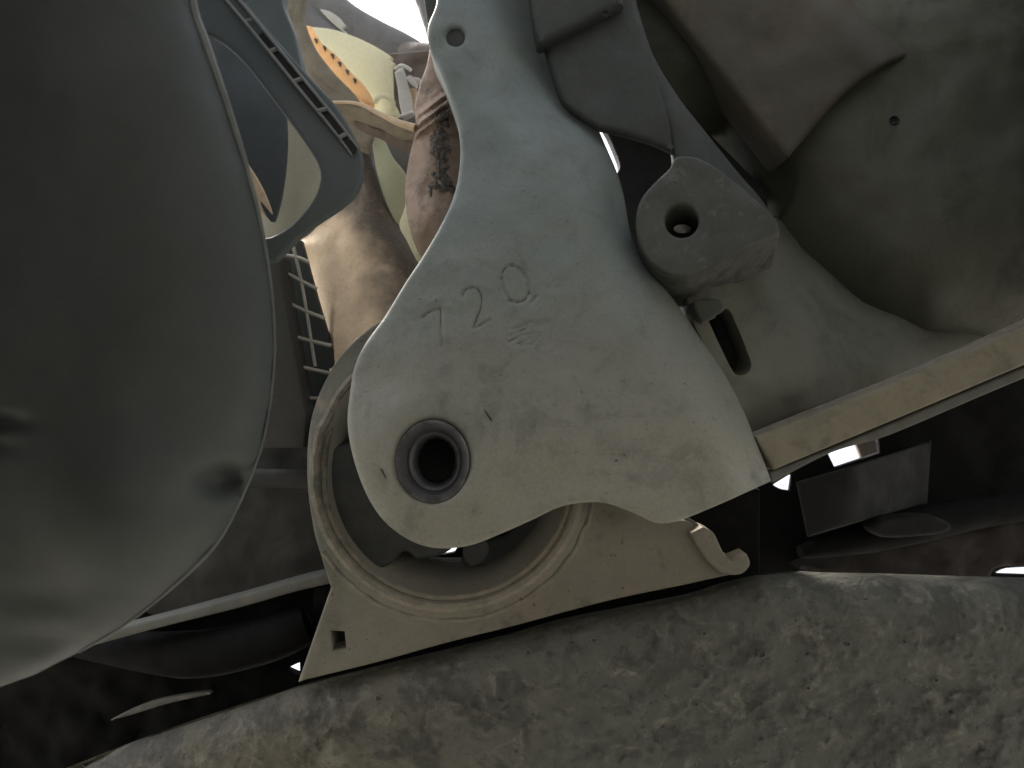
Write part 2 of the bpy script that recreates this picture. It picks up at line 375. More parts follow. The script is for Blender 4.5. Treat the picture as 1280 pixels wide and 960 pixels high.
# ------------------------------------------------------------------ mount housing (under the arm)
CX, CY = 560, 592
def d_mount(q):
    r = np.hypot(q[:,0]-CX, q[:,1]-CY)
    d = .372 + .006*sstep((r-168)/26) - .00003*(q[:,1]-740)
    d += .004*sstep((CY-q[:,1]+40)/200)          # ring leans back towards its top
    return d + fbm(q, 40, 9)*.0008 + fbm(q, 13, 19)*.00035
OUT = [(413,735,1),(372,853,1),(470,829),(560,804),(640,784),(760,752),(860,731),(905,721),(930,716),(936,706,1),(900,692,1),(880,675),(862,652),(835,652,1),(760,600),(752,540),(725,470),(670,415),(600,388),(530,386),(484,397),(443,425),(412,465),(392,510),(384,555),(384,610),(392,665),(402,700)]
SQ = np.array([(413,789),(430,790),(432,811),(416,813)],float)
g = Geo(); plate(g, sm(OUT), d_mount, .012, 4, holes=[ell(CX,CY,163,163,72), SQ], grid=7)
mt = thing('engine_mount_housing', 'dusty rust-tinged steel mount with round rubber bushing, bolted behind the cast arm', 'engine mount', (560,800,.38))
obj('housing_plate', g, M['mount'], mt, ang=45)
g = Geo(); dm = lambda x,y: float(d_mount(np.array([[x,y]],float))[0])
def ring_tube(r, rad, off, wob=0, a0=0, a1=360, n=60):
    g = Geo(); pts = []
    for k in range(n):
        a = R_(a0+(a1-a0)*k/(n if a1-a0==360 else n-1)); x,y = CX+r*math.cos(a), CY+r*math.sin(a)
        pts.append((x + wob*noise.noise(Vector((x/14,y/14,1))), y + wob*noise.noise(Vector((x/14,y/14,4))), dm(CX+170*math.cos(a), CY+170*math.sin(a))+off))
    tube(g, pts, rad, 8, 2, closed=(a1-a0==360)); return g
obj('rim_lip', ring_tube(167,.0026,.0005,2.2), M['mount'], mt)
obj('rim_lip', ring_tube(157,.0022,.0035,1.5), M['mount'], mt)
obj('pressed_bead', ring_tube(184,.0013,.0035,3,-25,148,44), M['mount'], mt)
# bushing shell going back + rubber body
g = Geo(); d1 = .376
rings(g, [(CX,CY,163,163,d1+.004),(CX,CY,154,154,d1+.006),(CX+1,CY,141,141,d1+.011),(CX+2,CY+2,126,121,d1+.024),(CX+2,CY-2,114,107,d1+.045),(CX+2,CY-2,118,111,d1+.046),(CX,CY-4,158,158,d1+.012)], 72)
rb = obj('rubber_bushing', g, M['rubber'], mt)
g = Geo(); plate(g, sm([(405,560,1),(470,545,1),(560,560),(600,640),(560,690),(520,700,1),(505,690),(488,705),(470,712),(450,700),(425,660),(410,610)]), lin(.385,450,640,0,0), .02, 6, grid=12)
obj('rubber_lobe', g, M['rubber_dark'], mt)
g = Geo(); plate(g, sm([(640,560,1),(700,560,1),(716,640),(690,690),(640,715),(600,712),(585,700),(590,680),(640,660)]), lin(.402,650,650,0,0), .015, 6, grid=12)
obj('rubber_lobe', g, M['rubber_dark'], mt)
g = Geo(); plate(g, sm([(585,672),(606,674),(612,688),(604,702),(588,708),(578,694)]), const(.39), .008, 3, grid=6)
obj('rubber_nub', g, M['rubber_dark'], mt)
# rear plate with small gap where light comes through
g = Geo(); plate(g, sm(list(map(tuple, ell(CX,CY-18,142,138,40)))), const(.425), .004, 2, holes=[sm([(528,684,1),(572,682,1),(568,690),(545,694),(532,694)])], grid=30)
obj('rear_disc', g, M['void'], mt)
# clip end on the right
g = Geo()
plate(g, sm([(864,666,1),(879,659,1),(892,666),(904,690),(914,701,1),(934,693,1),(938,706),(927,718),(905,718),(889,706),(876,688)]), lin(.374,890,690,0,0), .014, 3, grid=5)
obj('folded_clip_end', g, M['mount'], mt)
g = Geo(); tube(g, [(854,648,.384),(866,655,.383),(876,664,.382),(880,672,.381)], .0018, 8)
obj('clip_wire', g, M['bar'], mt)

# ------------------------------------------------------------------ cast mount arm
RE = [(660,-40),(682,20),(705,85),(732,138),(749,158),(762,187),(776,225),(787,280),(795,307),(812,335),(840,370),(880,428),(908,470),(930,510),(945,548),(968,603)]
LE = [(545,-20),(533,35),(548,85),(568,140),(575,185),(568,240),(540,298),(505,352),(478,398),(450,437),(437,490),(434,530),(440,570),(455,615),(476,650),(500,672),(530,685)]
STROKES = [[(529,397),(536,391),(550,386),(551,400),(552,433)],
           [(578,371),(582,362),(590,360),(597,361),(602,371),(601,385),(596,398),(592,410),(600,407),(612,400)],
           [(626,349),(628,340),(633,334),(640,332)], [(637,376),(645,378),(652,377),(658,373),(661,367)], [(664,378),(671,371)]]
FAINT = [[(626,349),(629,362),(637,376)],[(640,332),(652,338),(660,352),(661,367)]]
SCUFF = [[(634,428),(650,420),(672,416)],[(645,431),(660,424),(674,420)],[(636,420),(660,409)],[(640,412),(664,403)],[(650,432),(664,431),(672,424)],
         [(672,470),(690,460)],[(660,478),(680,470)],[(717,466),(730,463)],[(788,316),(760,318)],[(655,440),(640,446)],[(690,440),(712,424)],[(655,540),(668,560)]]
GOUGE = [[(475,578),(478,588),(484,601)],[(477,611),(486,609)],[(601,531),(602,545)],[(606,545),(611,553)],[(600,505),(612,522),(618,530)],[(768,578),(782,568)],[(488,497),(491,499)],[(625,277),(628,279)]]
def arm_d(q):
    d = .345 + (650-q[:,1])*.00004
    Rr = np.interp(q[:,1], [120,210,330,470,600], [135,85,75,75,60])
    t = np.clip(dist(RE, q, False)/Rr, 0, 1); d = d + np.interp(q[:,1],[120,190,330,470],[.046,.030,.028,.030])*(1-t)**2
    t = np.clip(dist(LE, q, False)/90, 0, 1); d = d + np.interp(q[:,1],[250,400,500,620],[.005,.008,.008,.006])*(1-t)**2
    # slightly sunken panel left of the numerals, low swell round the bore
    d = d + .0022*sstep((560-q[:,0])/60)*sstep((q[:,1]-330)/60)*sstep((520-q[:,1])/60)
    r = np.hypot((q[:,0]-541)/.9, q[:,1]-577); d = d - .0020*sstep((125-r)/50)
    d = d + fbm(q, 70, 1)*.0012 + fbm(q, 22, 2)*.00025
    for ss,a,w in ((FAINT,.0008,2.0),(STROKES,.0009,2.0),(SCUFF,.00045,1.8),(GOUGE,.0012,2.6)):
        for s in ss:
            p = np.array(s,float); lo, hi = p.min(0)-10, p.max(0)+10
            m = (q[:,0]>lo[0])&(q[:,0]<hi[0])&(q[:,1]>lo[1])&(q[:,1]<hi[1])
            if m.any(): d[m] += a*np.exp(-(dist(p, q[m], False)/w)**2)
    return d
ARM = [(548,-170,1),(545,0),(534,32),(537,60),(549,87),(560,116),(570,148),(575,182),(573,215),(566,246),(550,281),(530,316),(505,354),(480,395),(455,430),(442,458),(436,492),(433,530),(440,572),(455,615),(475,648),(500,670),(530,684),(560,687),(592,682),(630,667),(668,650),(698,636),(725,630),(757,630),(790,641),(822,655),(850,652),(900,632),(938,615),(966,602,1),(958,580),(946,550),(932,515),(910,472),(882,430),(842,372),(814,337),(795,307),(787,280),(782,250),(776,225),(769,206),(758,181),(747,157),(732,138),(705,85),(682,20),(660,-170,1)]
arm = thing('cast_mount_bracket', 'grey cast metal mount arm stamped 720 with an open bolt bore at its lower end', 'mount arm', (541,577,.36))
g = Geo(); plate(g, sm(ARM), arm_d, .030, 7, holes=[ell(541,577,46,52,48), ell(569,45,11.5,11,28)], grid=7.5,
      refine=[(515,320,700,445,2.2)], steps=4)
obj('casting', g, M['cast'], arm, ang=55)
ad = lambda x,y: float(arm_d(np.array([[x,y]],float))[0])
d0 = .3452
g = Geo(); rings(g, [(541,577,47,53,d0+.0040),(541,577,45.5,51.5,d0+.0004),(541,577,43,48.5,d0+.0002),(541.5,577,37,42,d0+.0006),(542.5,576.8,34,38.5,d0+.0022),
      (543,576.6,31.5,36,d0+.0018),(544,576.4,28.5,33,d0+.0026),(545.3,576,24.5,29.5,d0+.0055),(545.8,576,23,28,d0+.0085),(546,575,21.5,26,d0+.032)], 64)
bs = obj('bore_sleeve', g, M['steel_ring'], arm)
g = Geo(); rings(g, [(546,575,23,27.5,d0+.031),(546,575,23,27.5,d0+.034)], 40, cap0=True, cap1=True)
obj('bore_bottom', g, M['black'], bs)
g = Geo(); rings(g, [(569,45,13,12.5,ad(569,62)+.0035),(569,45,13,12.5,ad(569,62)+.012)], 28, cap0=True, cap1=True)
obj('hole_bottom', g, M['rubber_dark'], arm)
dark_line_m = mat('dark_groove_line', (.050,.050,.047), (.075,.073,.066), .4, 80, .85, .2, 300)  # dark colour for the thin tubes laid in numerals, gouges and scuffs
for grp in ([0],[1],[2,3,4]):
    g = Geo()
    for k in grp: tube(g, [(x,y,ad(x,y)+.00012) for x,y in STROKES[k]], [.00022]+[.00036]*(len(STROKES[k])-2)+[.00022], 6, 4)
    obj('stamped_numeral', g, dark_line_m, arm)
for s in GOUGE:
    g = Geo(); tube(g, [(x,y,ad(x,y)+.0002) for x,y in s], [.0003]+[.0008]*(len(s)-2)+[.0003] if len(s)>2 else [.0007,.0004], 6, 4)
    obj('grime_gouge', g, dark_line_m, arm)
for s in SCUFF[:5]:
    g = Geo(); tube(g, [(x,y,ad(x,y)+.00022) for x,y in s], .00028, 6, 3); obj('scuff_mark', g, dark_line_m, arm)
# recessed pad beside the upper arm
g = Geo(); plate(g, sm([(620,-170,1),(790,-170,1),(795,0),(806,40),(822,95),(838,150),(842,190,1),(815,178),(775,166),(748,160,1),(700,120)]),
      lambda q: .386+.004*sstep((q[:,0]-800)/40)+fbm(q,50,6)*.0012, .0055, 7, grid=12)
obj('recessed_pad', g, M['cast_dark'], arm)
g = Geo(); plate(g, sm([(640,-170,1),(770,-170,1),(780,5,1),(752,18),(720,33),(690,48),(672,52)]), lambda q:.379+fbm(q,40,8)*.001, .012, 8, grid=12)
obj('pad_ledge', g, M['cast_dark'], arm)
g = Geo(); rings(g, [(757,17,5.5,4.5,.3775),(757,17,5,4,.3760),(757,17,3,2.4,.3765)], 14, cap1=True); obj('ledge_pin', g, M['black'], arm)

# ------------------------------------------------------------------ engine casing (right)
en = thing('engine_casing', 'dark oily engine casing with bulging pan, drilled lug and beige flange', 'engine block', (1050,350,.44))
CR = [(905,170),(940,225),(965,262),(1003,312),(1085,374),(1160,402),(1240,402),(1600,360)]
def crease(q, side):
    yc = np.interp(q[:,0], [c[0] for c in CR], [c[1] for c in CR])
    return dist(CR, q, False)*np.where(q[:,1] < yc, side, -side)
def d_pan(q):
    t = crease(q, 1)
    return .424 + .036*(1-np.clip(t/130,-1,1))**2 - .00002*(q[:,0]-1000) + fbm(q,110,11)*.004
g = Geo(); plate(g, sm([(760,-170,1),(1560,-170,1),(1560,390,1),(1240,430),(1160,430),(1085,404),(985,335),(945,275),(905,215),(870,130),(820,60)]), d_pan, .05, 1, grid=11)
obj('oil_pan', g, M['pan'], en, ang=60)
g = Geo(); plate(g, sm([(690,-170,1),(790,-170,1),(850,28),(918,112),(992,206),(990,240),(975,275,1),(950,255),(915,215),(850,160),(790,100),(735,20)]), lambda q: d_pan(q)-.0035, .03, 4, grid=9); obj('side_rib', g, M['pan'], en, ang=60)
obj('side_rib', g, M['pan'], en, ang=60)
g = Geo(); plate(g, sm([(700,-170,1),(850,28),(918,112),(978,188),(986,196),(994,188),(1030,145),(1062,112),(1105,82),(1150,58),(1280,-170,1)]), lambda q:.411+fbm(q,80,12)*.002+.017*sstep((q[:,0]-q[:,1]-1000)/120), .03, 7, grid=10)
obj('wedge_panel', g, M['wedge'], en, ang=60)
g = Geo(); rings(g, [(1118,150,7,6,.424),(1118,150,6,5,.4215),(1118,150,3,3,.4225)], 16, cap1=True); obj('plug', g, M['black'], en)
g = Geo(); rings(g, [(1196,142,4,3.4,.424),(1196,142,3,2.6,.4212)], 12, cap1=True); obj('plug', g, M['black'], en)
g = Geo(); plate(g, sm([(1440,-900,1),(2200,-900,1),(2200,60,1),(1440,60,1)]), const(.17), .26, 12, grid=200, shift=(.16,0)); obj('right_light_block', g, M['pan'], en)  # unseen block past the right edge, added to darken that side
# neck from pad to lug + lug
g = Geo(); plate(g, sm([(780,-60,1),(815,60),(850,120),(885,165),(925,215),(955,250),(975,285,1),(930,300,1),(870,290),(840,240),(843,205),(836,165),(815,100),(795,40)]), lambda q:.392+.012*sstep((q[:,0]-q[:,1]*.55-760)/60), .006, 7, grid=9)
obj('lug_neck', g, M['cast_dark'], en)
LUG = [(838,210),(846,196),(870,196),(900,212),(938,242),(972,276),(976,290,1),(945,305),(915,318),(886,333),(862,344),(838,343),(815,329),(800,305),(795,278),(801,251),(816,231)]
g = Geo(); plate(g, sm(LUG), lambda q:.366+.020*sstep((q[:,0]-890)/90)*sstep((265-q[:,1])/60)+.004*sstep((q[:,0]-920)/60)+fbm(q,30,14)*.0012, .045, 4, shift=(.010,.010), holes=[ell(853,276,21.5,21,32)], grid=7)
lg = obj('lug', g, M['lug'], en)
g = Geo(); rings(g, [(853,276,23,22.5,.405),(853,276,23,22.5,.41)], 28, cap0=True, cap1=True); obj('hole_bottom', g, M['black'], lg)
g = Geo()
for k in range(5): rings(g, [(853+k*1.5,286-k*2.4,11,5.5,.383+k*.004),(853+k*1.5,285-k*2.4,12.5,6.5,.385+k*.004),(854+k*1.5,284-k*2.4,11,5.5,.387+k*.004)], 18, cap0=(k==0), cap1=True)
obj('threaded_stud', g, M['thread'], lg)
# lower casing
def d_sump(q):
    t = crease(q, -1)
    t2 = dist([(940,548),(1300,408)], q, False)
    return .398 + .062*(1-np.clip(t/170,-1,1))**2 + .016*(1-np.clip(t2/46,0,1))**2 + .00004*(q[:,0]-950)+fbm(q,70,15)*.003
g = Geo(); plate(g, sm([(850,330,1),(900,310),(955,270),(1020,290),(1100,350),(1170,375),(1560,270,1),(1560,305,1),(1150,470),(1040,515),(940,560,1),(900,470),(866,400)]), d_sump, .05, 1.5,
      holes=[sm([(884,396,1),(908,386),(920,405),(934,440),(939,457),(932,468),(919,467),(904,440)])], grid=9)
sp = obj('sump_casing', g, M['sump'], en, ang=60)
g = Geo(); plate(g, sm([(868,378),(885,373),(902,375),(907,386),(895,395),(880,402),(872,394)]), lambda q:.384+.0001*(q[:,1]-380), .02, 5, grid=6); obj('slot_lip', g, M['lug'], en)
g = Geo(); plate(g, sm([(880,375,1),(925,375,1),(945,470,1),(915,475,1)]), const(.425), .004, 1, grid=30); obj('slot_back', g, M['black'], en)
g = Geo(); tube(g, [(876,402,.392),(893,394,.392)], .0014, 8); obj('slot_edge', g, M['sump'], en)
g = Geo(); plate(g, sm([(944,546,1),(1040,508),(1160,460),(1560,282,1),(1560,340,1),(1240,474),(1160,508),(1040,558),(968,588,1)]), lambda q:.378+.00003*(q[:,0]-950)+fbm(q,30,17)*.0014, .016, 5, grid=8)
fl = obj('pan_flange', g, M['flange'], en, ang=55)
g = Geo(); plate(g, sm([(962,590,1),(1040,560),(1160,510),(1240,476),(1560,342,1),(1560,357,1),(1240,490),(1110,545),(1040,566),(966,604,1)]), lambda q:.387+.00003*(q[:,0]-950)+fbm(q,26,18)*.001, .01, 3, grid=8)
obj('flange_lower_edge', g, M['bar'], en)

# ------------------------------------------------------------------ dark rear parts, lower right
rt = thing('rear_undertray', 'shade-black undertray behind the beam, carried up to block sun, pierced by small openings of daylight', 'undertray', (1050,640,.5))
g = Geo(); plate(g, sm([(585,430,1),(805,430,1),(825,-60,1),(1420,-60,1),(1420,790,1),(640,900,1),(390,900,1),(400,730,1),(585,730,1)]), lambda q:.56+fbm(q,60,20)*.006, .004, 2,
      holes=[sm([(1034,563,1),(1067,551,1),(1097,540,1),(1100,566,1),(1074,574,1),(1044,584,1)]), sm([(967,606,1),(990,592,1),(987,613,1),(976,611)]), sm([(1243,717,1),(1258,711),(1300,709,1),(1300,719,1)])], grid=22)
obj('tray_panel', g, M['void'], rt)  # hidden upper part added to keep the sun off the beam top
g = Geo(); plate(g, sm([(1069,553,1),(1094,544,1),(1100,568,1),(1077,574,1)]), const(.60), .004, 2, grid=8); obj('tab', g, M['tab'], rt)
g = Geo(); plate(g, sm([(996,603,1),(1060,584),(1120,566),(1165,551,1),(1160,630,1),(1090,648),(1010,671,1)]), lambda q:.47+.05*sstep((q[:,0]-1060)/110)+fbm(q,50,21)*.003, .03, 3, grid=9, shift=(.012,.006))
obj('shield_box', g, M['shield'], thing('heat_shield_box', 'dark grey squarish shield hanging below the beige flange', 'heat shield', (1070,620,.5)))
g = Geo()
tube(g, [(1000,690,.49),(1080,672,.50),(1150,655,.51),(1230,640,.52),(1340,625,.53)], [.004,.010,.012,.010,.009], 12)
obj('rear_pipe', g, M['void'], None, 'lumpy dark pipe crossing behind the beam at far right', cat='pipe', at=(1150,655,.5))
g = Geo(); plate(g, sm([(1000,712,1),(1050,690),(1130,676),(1180,660),(1240,650),(1330,650,1),(1330,712,1),(1262,709),(1245,713),(1235,726),(1120,730)]), lambda q:.535+fbm(q,30,22)*.004, .02, 6, grid=9)
obj('rusty_bracket', g, M['rust'], None, 'dark rust-brown bracket in the shade at the right end of the beam', cat='bracket', at=(1200,690,.53))
g = Geo(); plate(g, sm([(1092,662),(1100,653),(1118,649),(1145,646),(1172,647),(1188,654),(1190,662),(1176,668),(1150,671),(1120,673),(1100,671)]), lambda q:.475+fbm(q,20,23)*.001, .015, 6, grid=6)
obj('mud_lump', g, M['shield'], None, 'dull grey lump of dried mud stuck under the dark shield', cat='mud lump', at=(1140,660,.48))

# ------------------------------------------------------------------ dark backing beside the sliver, widened to stop light from behind
g = Geo(); plate(g, sm([(742,140,1),(860,140,1),(960,240,1),(960,560,1),(900,560,1),(800,400,1),(750,330,1),(752,260),(768,222),(775,207),(767,183),(757,162)]), const(.45), .01, 2, grid=25)
obj('rear_light_stop', g, M['black'], en)

# ------------------------------------------------------------------ left air duct
DUCT = [(-60,-40,1),(236,-40,1),(243,10),(258,55),(284,130),(309,208),(329,288),(341,365),(345,435),(340,500),(328,560),(304,622),(275,675),(240,712),(195,752),(150,786),(100,815),(40,845),(-60,880,1)]
DR = [(236,-60),(243,10),(258,55),(284,130),(309,208),(329,288),(341,365),(345,435),(340,500),(328,560),(304,622),(275,675),(240,712),(195,752),(150,786),(100,815),(40,845),(-60,880)]
def d_duct(q):
    w = np.interp(q[:,1],[0,400,700],[230,200,190])
    t = dist(DR, q, False)/w
    d = .225 + .026*dome(t)
    d = d - .012*np.exp(-(((q[:,0]-150)/130)**2+((q[:,1]-650)/110)**2))          # swollen lower belly
    d = d + .016*np.exp(-(((q[:,0]-284)/30)**2+((q[:,1]-600)/18)**2))            # thumb-sized recess
    d = d + .003*np.exp(-(((q[:,0]-60)/50)**2+((q[:,1]-745)/20)**2))
    d = d + .003*np.exp(-(((q[:,0]-55)/60)**2+((q[:,1]-800)/18)**2))
    d = d + .006*np.exp(-((q[:,0]+8)/40)**2-((q[:,1]-528)/11)**2) + .004*np.exp(-((q[:,0]+20)/36)**2-((q[:,1]-556)/12)**2)
    return d + fbm(q,220,25)*.0012
dt = thing('air_duct', 'large smooth dark plastic air duct filling the left side', 'air duct', (170,450,.25))
g = Geo(); plate(g, sm(DUCT), d_duct, .05, 3, grid=10, refine=[(-40,505,70,600,4)], shift=(-.05,-.01)); obj('duct_shell', g, M['duct'], dt, ang=60)
g = Geo(); dd = lambda x,y: float(d_duct(np.array([[x,y]],float))[0])
tube(g, [(x-2,y,dd(x-2,y)-.0004) for x,y in DR[:16]], [.0015,.0017,.0018,.0015,.0011,.0008,.0006,.0005,.0005,.0005,.0005,.0007,.0009,.0006,.0005,.0004], 8)
obj('seam_rim', g, M['rim'], dt)

# ------------------------------------------------------------------ fan shroud bracket with slotted edge
sh = thing('fan_shroud_bracket', 'grey-black plastic bracket arm with a ladder of slots along its edge', 'fan shroud', (400,180,.30))
SB = [(225,-40,1),(310,-40,1),(304,0,1),(326,27),(376,84),(420,132),(442,170),(452,195),(453,215),(446,238),(428,257),(400,276),(378,292),(360,310),(345,326,1),(318,330,1),(322,300),(338,296),(360,284),(380,264),(394,243),(400,222),(397,205),(386,186),(360,150),(330,110),(302,75),(270,48),(240,38,1)]
def d_sh(q): return .298+.00002*(q[:,0]-400)+.002*np.sin(q[:,1]/60)
g = Geo(); plate(g, sm(SB), d_sh, .004, 4, grid=9); obj('bracket_arm', g, M['shroud'], sh)
A = [(276,-8),(283,0),(310,32),(345,75),(378,116),(412,157),(441,195)]; B = [(291,-10),(299,0),(322,28),(356,70),(390,112),(424,154),(447,186)]
for pl,nm in ((A,'slot_rail'),(B,'slot_rail')):
    g = Geo(); tube(g, [(x,y,.2975+.00002*(x-400)) for x,y in pl], .0006, 6, 4); obj(nm, g, M['slot'], sh)
def lerp(pl,t):
    t *= len(pl)-1; k = min(int(t),len(pl)-2); u = t-k
    return pl[k][0]*(1-u)+pl[k+1][0]*u, pl[k][1]*(1-u)+pl[k+1][1]*u
for t in (.04,.17,.31,.46,.61,.76,.90):
    g = Geo(); a,b_ = lerp(A,t), lerp(B,t); tube(g, [(*a,.2975),(*b_,.2975)], .0009, 6, 2); obj('slot_rib', g, M['slot'], sh)
g = Geo(); band(g, [lerp(A,t/20) for t in range(21)], [lerp(B,t/20) for t in range(21)], .2978, .2978, .001); obj('slot_floor', g, M['black'], sh)
# blade and ring behind the shroud's opening
g = Geo(); plate(g, sm([(225,-25,1),(275,5),(320,65),(350,105),(357,150),(357,195),(351,243),(341,276),(330,265),(310,215),(270,140)]), lambda q:.325-.0001*(q[:,1]-150)+.00012*(q[:,0]-300), .003, 2, grid=12)
obj('cooling_fan', g, M['blade_dark'], None, 'dark fan blade seen through the opening of the slotted bracket', cat='fan', at=(310,160,.33))
g = Geo(); plate(g, sm([(300,80,1),(345,110,1),(385,160,1),(412,200),(400,260),(380,292),(320,310,1)]), lambda q:.36+.000004*(q[:,0]-365)**2, .006, 4, grid=7)
obj('fan_ring', g, M['pale_tan'], None, 'pale tan curved fan ring showing behind the dark blade', cat='fan ring', at=(370,230,.36))
g = Geo(); plate(g, sm([(306,200,1),(318,218),(330,240),(341,268),(336,274),(322,258)]), const(.318), .002, 1, grid=8)
obj('dusty_shim', g, M['tan'], None, 'thin sandy sliver of metal between the duct and the fan blade', cat='shim', at=(325,240,.32))

# ------------------------------------------------------------------ tan casting behind arm
tc_ = thing('dusty_pipe_casting', 'sandy dust-covered curved casting between the slotted bracket and the cast arm', 'casting', (450,310,.42))
TL = [(440,235),(385,285),(372,305),(385,330),(398,385),(405,425),(412,455)]
TR = [(463,160),(466,200),(478,235),(497,270),(524,318),(500,370),(470,430)]
def d_tan(q):
    tl = dist(TL,q,False); tr = dist([(463,150),(466,200),(478,235),(497,270),(526,322),(540,380)],q,False)
    u = tl/(tl+tr+1e-6)
    w = (u-.52)/.52
    return .425 + .045*(1-np.sqrt(np.clip(1-w*w,.02,1))) - .00022*(q[:,1]-330)*(u<2) + fbm(q,40,30)*.0007 + .003*np.exp(-((u-.30)/.05)**2)
g = Geo(); plate(g, sm([(405,105,1),(440,128),(461,160),(466,200),(478,235),(497,270),(527,322),(545,380,1),(500,450),(412,470,1),(404,425),(398,385),(386,335),(374,305),(385,270),(420,200),(410,150)]), d_tan, .01, 4, grid=6)
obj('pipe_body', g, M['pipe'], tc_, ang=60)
g = Geo(); plate(g, sm([(330,-40,1),(386,-40,1),(381,0),(379,22),(393,58),(417,90),(446,121),(466,158),(460,190,1),(430,180,1),(400,140),(378,95),(366,40),(352,0)]), lambda q:.44+.0004*np.abs(q[:,0]-372-.25*q[:,1])*.3+fbm(q,20,31)*.001, .005, 4, grid=6)
obj('pipe_neck', g, M['tan_dark'], tc_, ang=60)
# dark panel left of neck
g = Geo(); plate(g, sm([(280,-40,1),(356,-40,1),(352,0),(366,40),(378,95),(372,110,1),(330,60),(290,10)]), const(.36), .01, 3, grid=12)
obj('shroud_back', g, M['shroud'], sh)
# folded lip
g = Geo(); plate(g, sm([(400,126),(425,127),(447,128),(470,137),(497,150),(520,156),(521,170),(500,171),(472,158),(448,154),(425,152),(405,146)]), lambda q:.420+.010*sstep((q[:,1]-(128+.35*(q[:,0]-430).clip(0)))/26)-.0002*(q[:,0]-440)*.5+fbm(q,14,60)*.0012, .004, 3, grid=4.5)
lp = obj('folded_lip', g, M['tan_dark'], None, 'bent metal lip in pale dusty folds under the yellowed cover', cat='metal lip', at=(460,140,.42))
g = Geo(); plate(g, sm([(440,152),(468,154),(492,166),(519,176),(519,190),(498,186),(476,172),(455,164)]), lambda q:.426+.012*sstep((q[:,1]-(150+.4*(q[:,0]-445)))/20)+fbm(q,12,61)*.001, .004, 3, grid=4.5)
obj('lower_fold', g, M['hose_brown'], lp)
g = Geo(); tube(g, [(408,128,.421),(445,129,.4185),(470,140,.416),(497,153,.412),(519,160,.410)], [.0007,.0009,.0012,.0018,.0022], 8)
obj('bright_edge', g, M['tan'], lp)

# ------------------------------------------------------------------ yellowed cover with orange seal
yc = thing('yellowed_cover', 'yellowed translucent-looking plastic cover with an orange notched strip', 'plastic cover', (450,80,.5))
g = Geo(); plate(g, sm([(388,33,1),(415,36),(445,46),(470,58),(486,68),(491,72,1),(487,75,1),(494,79),(490,84,1),(491,100),(492,125),(498,145),(465,148,1),(440,110),(405,70)]), lambda q:.50-.00018*(q[:,0]-440)+.012*dome(np.clip((q[:,1]-30)/80,0,1)), .004, 2, grid=7)
obj('cover_sheet', g, M['yellow'], yc)
g = Geo(); plate(g, sm([(380,33),(388,32),(395,42),(402,53),(420,68),(437,88),(455,106),(465,122),(466,131),(452,126),(432,112),(410,88),(394,72),(385,55)]), lambda q:.484+fbm(q,12,33)*.001, .006, 3, grid=5)
st = obj('orange_strip', g, M['orange'], yc)
for (x,y) in ((394.5,50),(405,59),(415,69),(424,79),(433.5,89),(443,100)):
    g = Geo(); plate(g, sm([(x-2.2,y-3,1),(x+2,y-1.5,1),(x+1.2,y+4),(x-.8,y+1)]), const(.4825), .003, .5, grid=4, steps=1); obj('notch', g, M['crust'], st)
g = Geo(); tube(g, [(468,128,.478),(474,121,.476),(484,121,.474),(491,128,.474),(490,138,.476)], .0016, 8); obj('cover_loop', g, M['yellow'], yc)

# ------------------------------------------------------------------ hose across top
g = Geo(); tube(g, [(345,-45,.60),(385,-4,.58),(422,31,.565),(462,56,.555),(505,78,.545),(545,108,.535)], [.019,.0185,.018,.018,.0175,.016], 20)
th = obj('upper_hose', g, M['hose'], None, 'dusty grey hose slanting across the top opening beside the bright sky', cat='hose', at=(450,30,.56))
g = Geo(); tube(g, [(368,10,.57),(388,34,.56),(415,58,.55),(470,85,.545)], [.014,.014,.012,.010], 16)
obj('lower_hose', g, M['hose'], None, 'thinner grey hose tucked under the upper one', cat='hose', at=(400,25,.56))
g = Geo(); plate(g, sm([(400,11,1),(412,14),(424,22),(433,33,1),(428,36),(436,44,1),(422,33),(410,22)]), const(.525), .002, 1, grid=6)
obj('metal_strip', g, M['clip'], None, 'bright thin metal strip lying on the grey hose', cat='metal strip', at=(418,28,.53))
g = Geo(); tube(g, [(522,-40,.50),(535,0,.495),(541,34,.485),(545,55,.48)], [.009,.008,.005,.004], 14)
g2 = g; obj('side_hose', g2, M['hose'], None, 'brownish hose dropping beside the top of the cast arm', cat='hose', at=(525,10,.49))
g = Geo(); plate(g, sm([(525,-40,1),(580,-40,1),(560,20,1),(540,40),(533,20)]), const(.42), .02, 3, grid=10)
obj('dark_fitting', g, M['cast_dark'], None, 'dark fitting wedged behind the top left corner of the cast arm', cat='fitting', at=(550,0,.42))
g = Geo(); tube(g, [(486,70,.54),(510,72,.535),(530,78,.52),(560,80,.51)], [.008,.010,.012,.012], 14)
obj('hose_elbow', g, M['hose_brown'], None, 'brown hose elbow above the white clip', cat='hose', at=(520,75,.53))

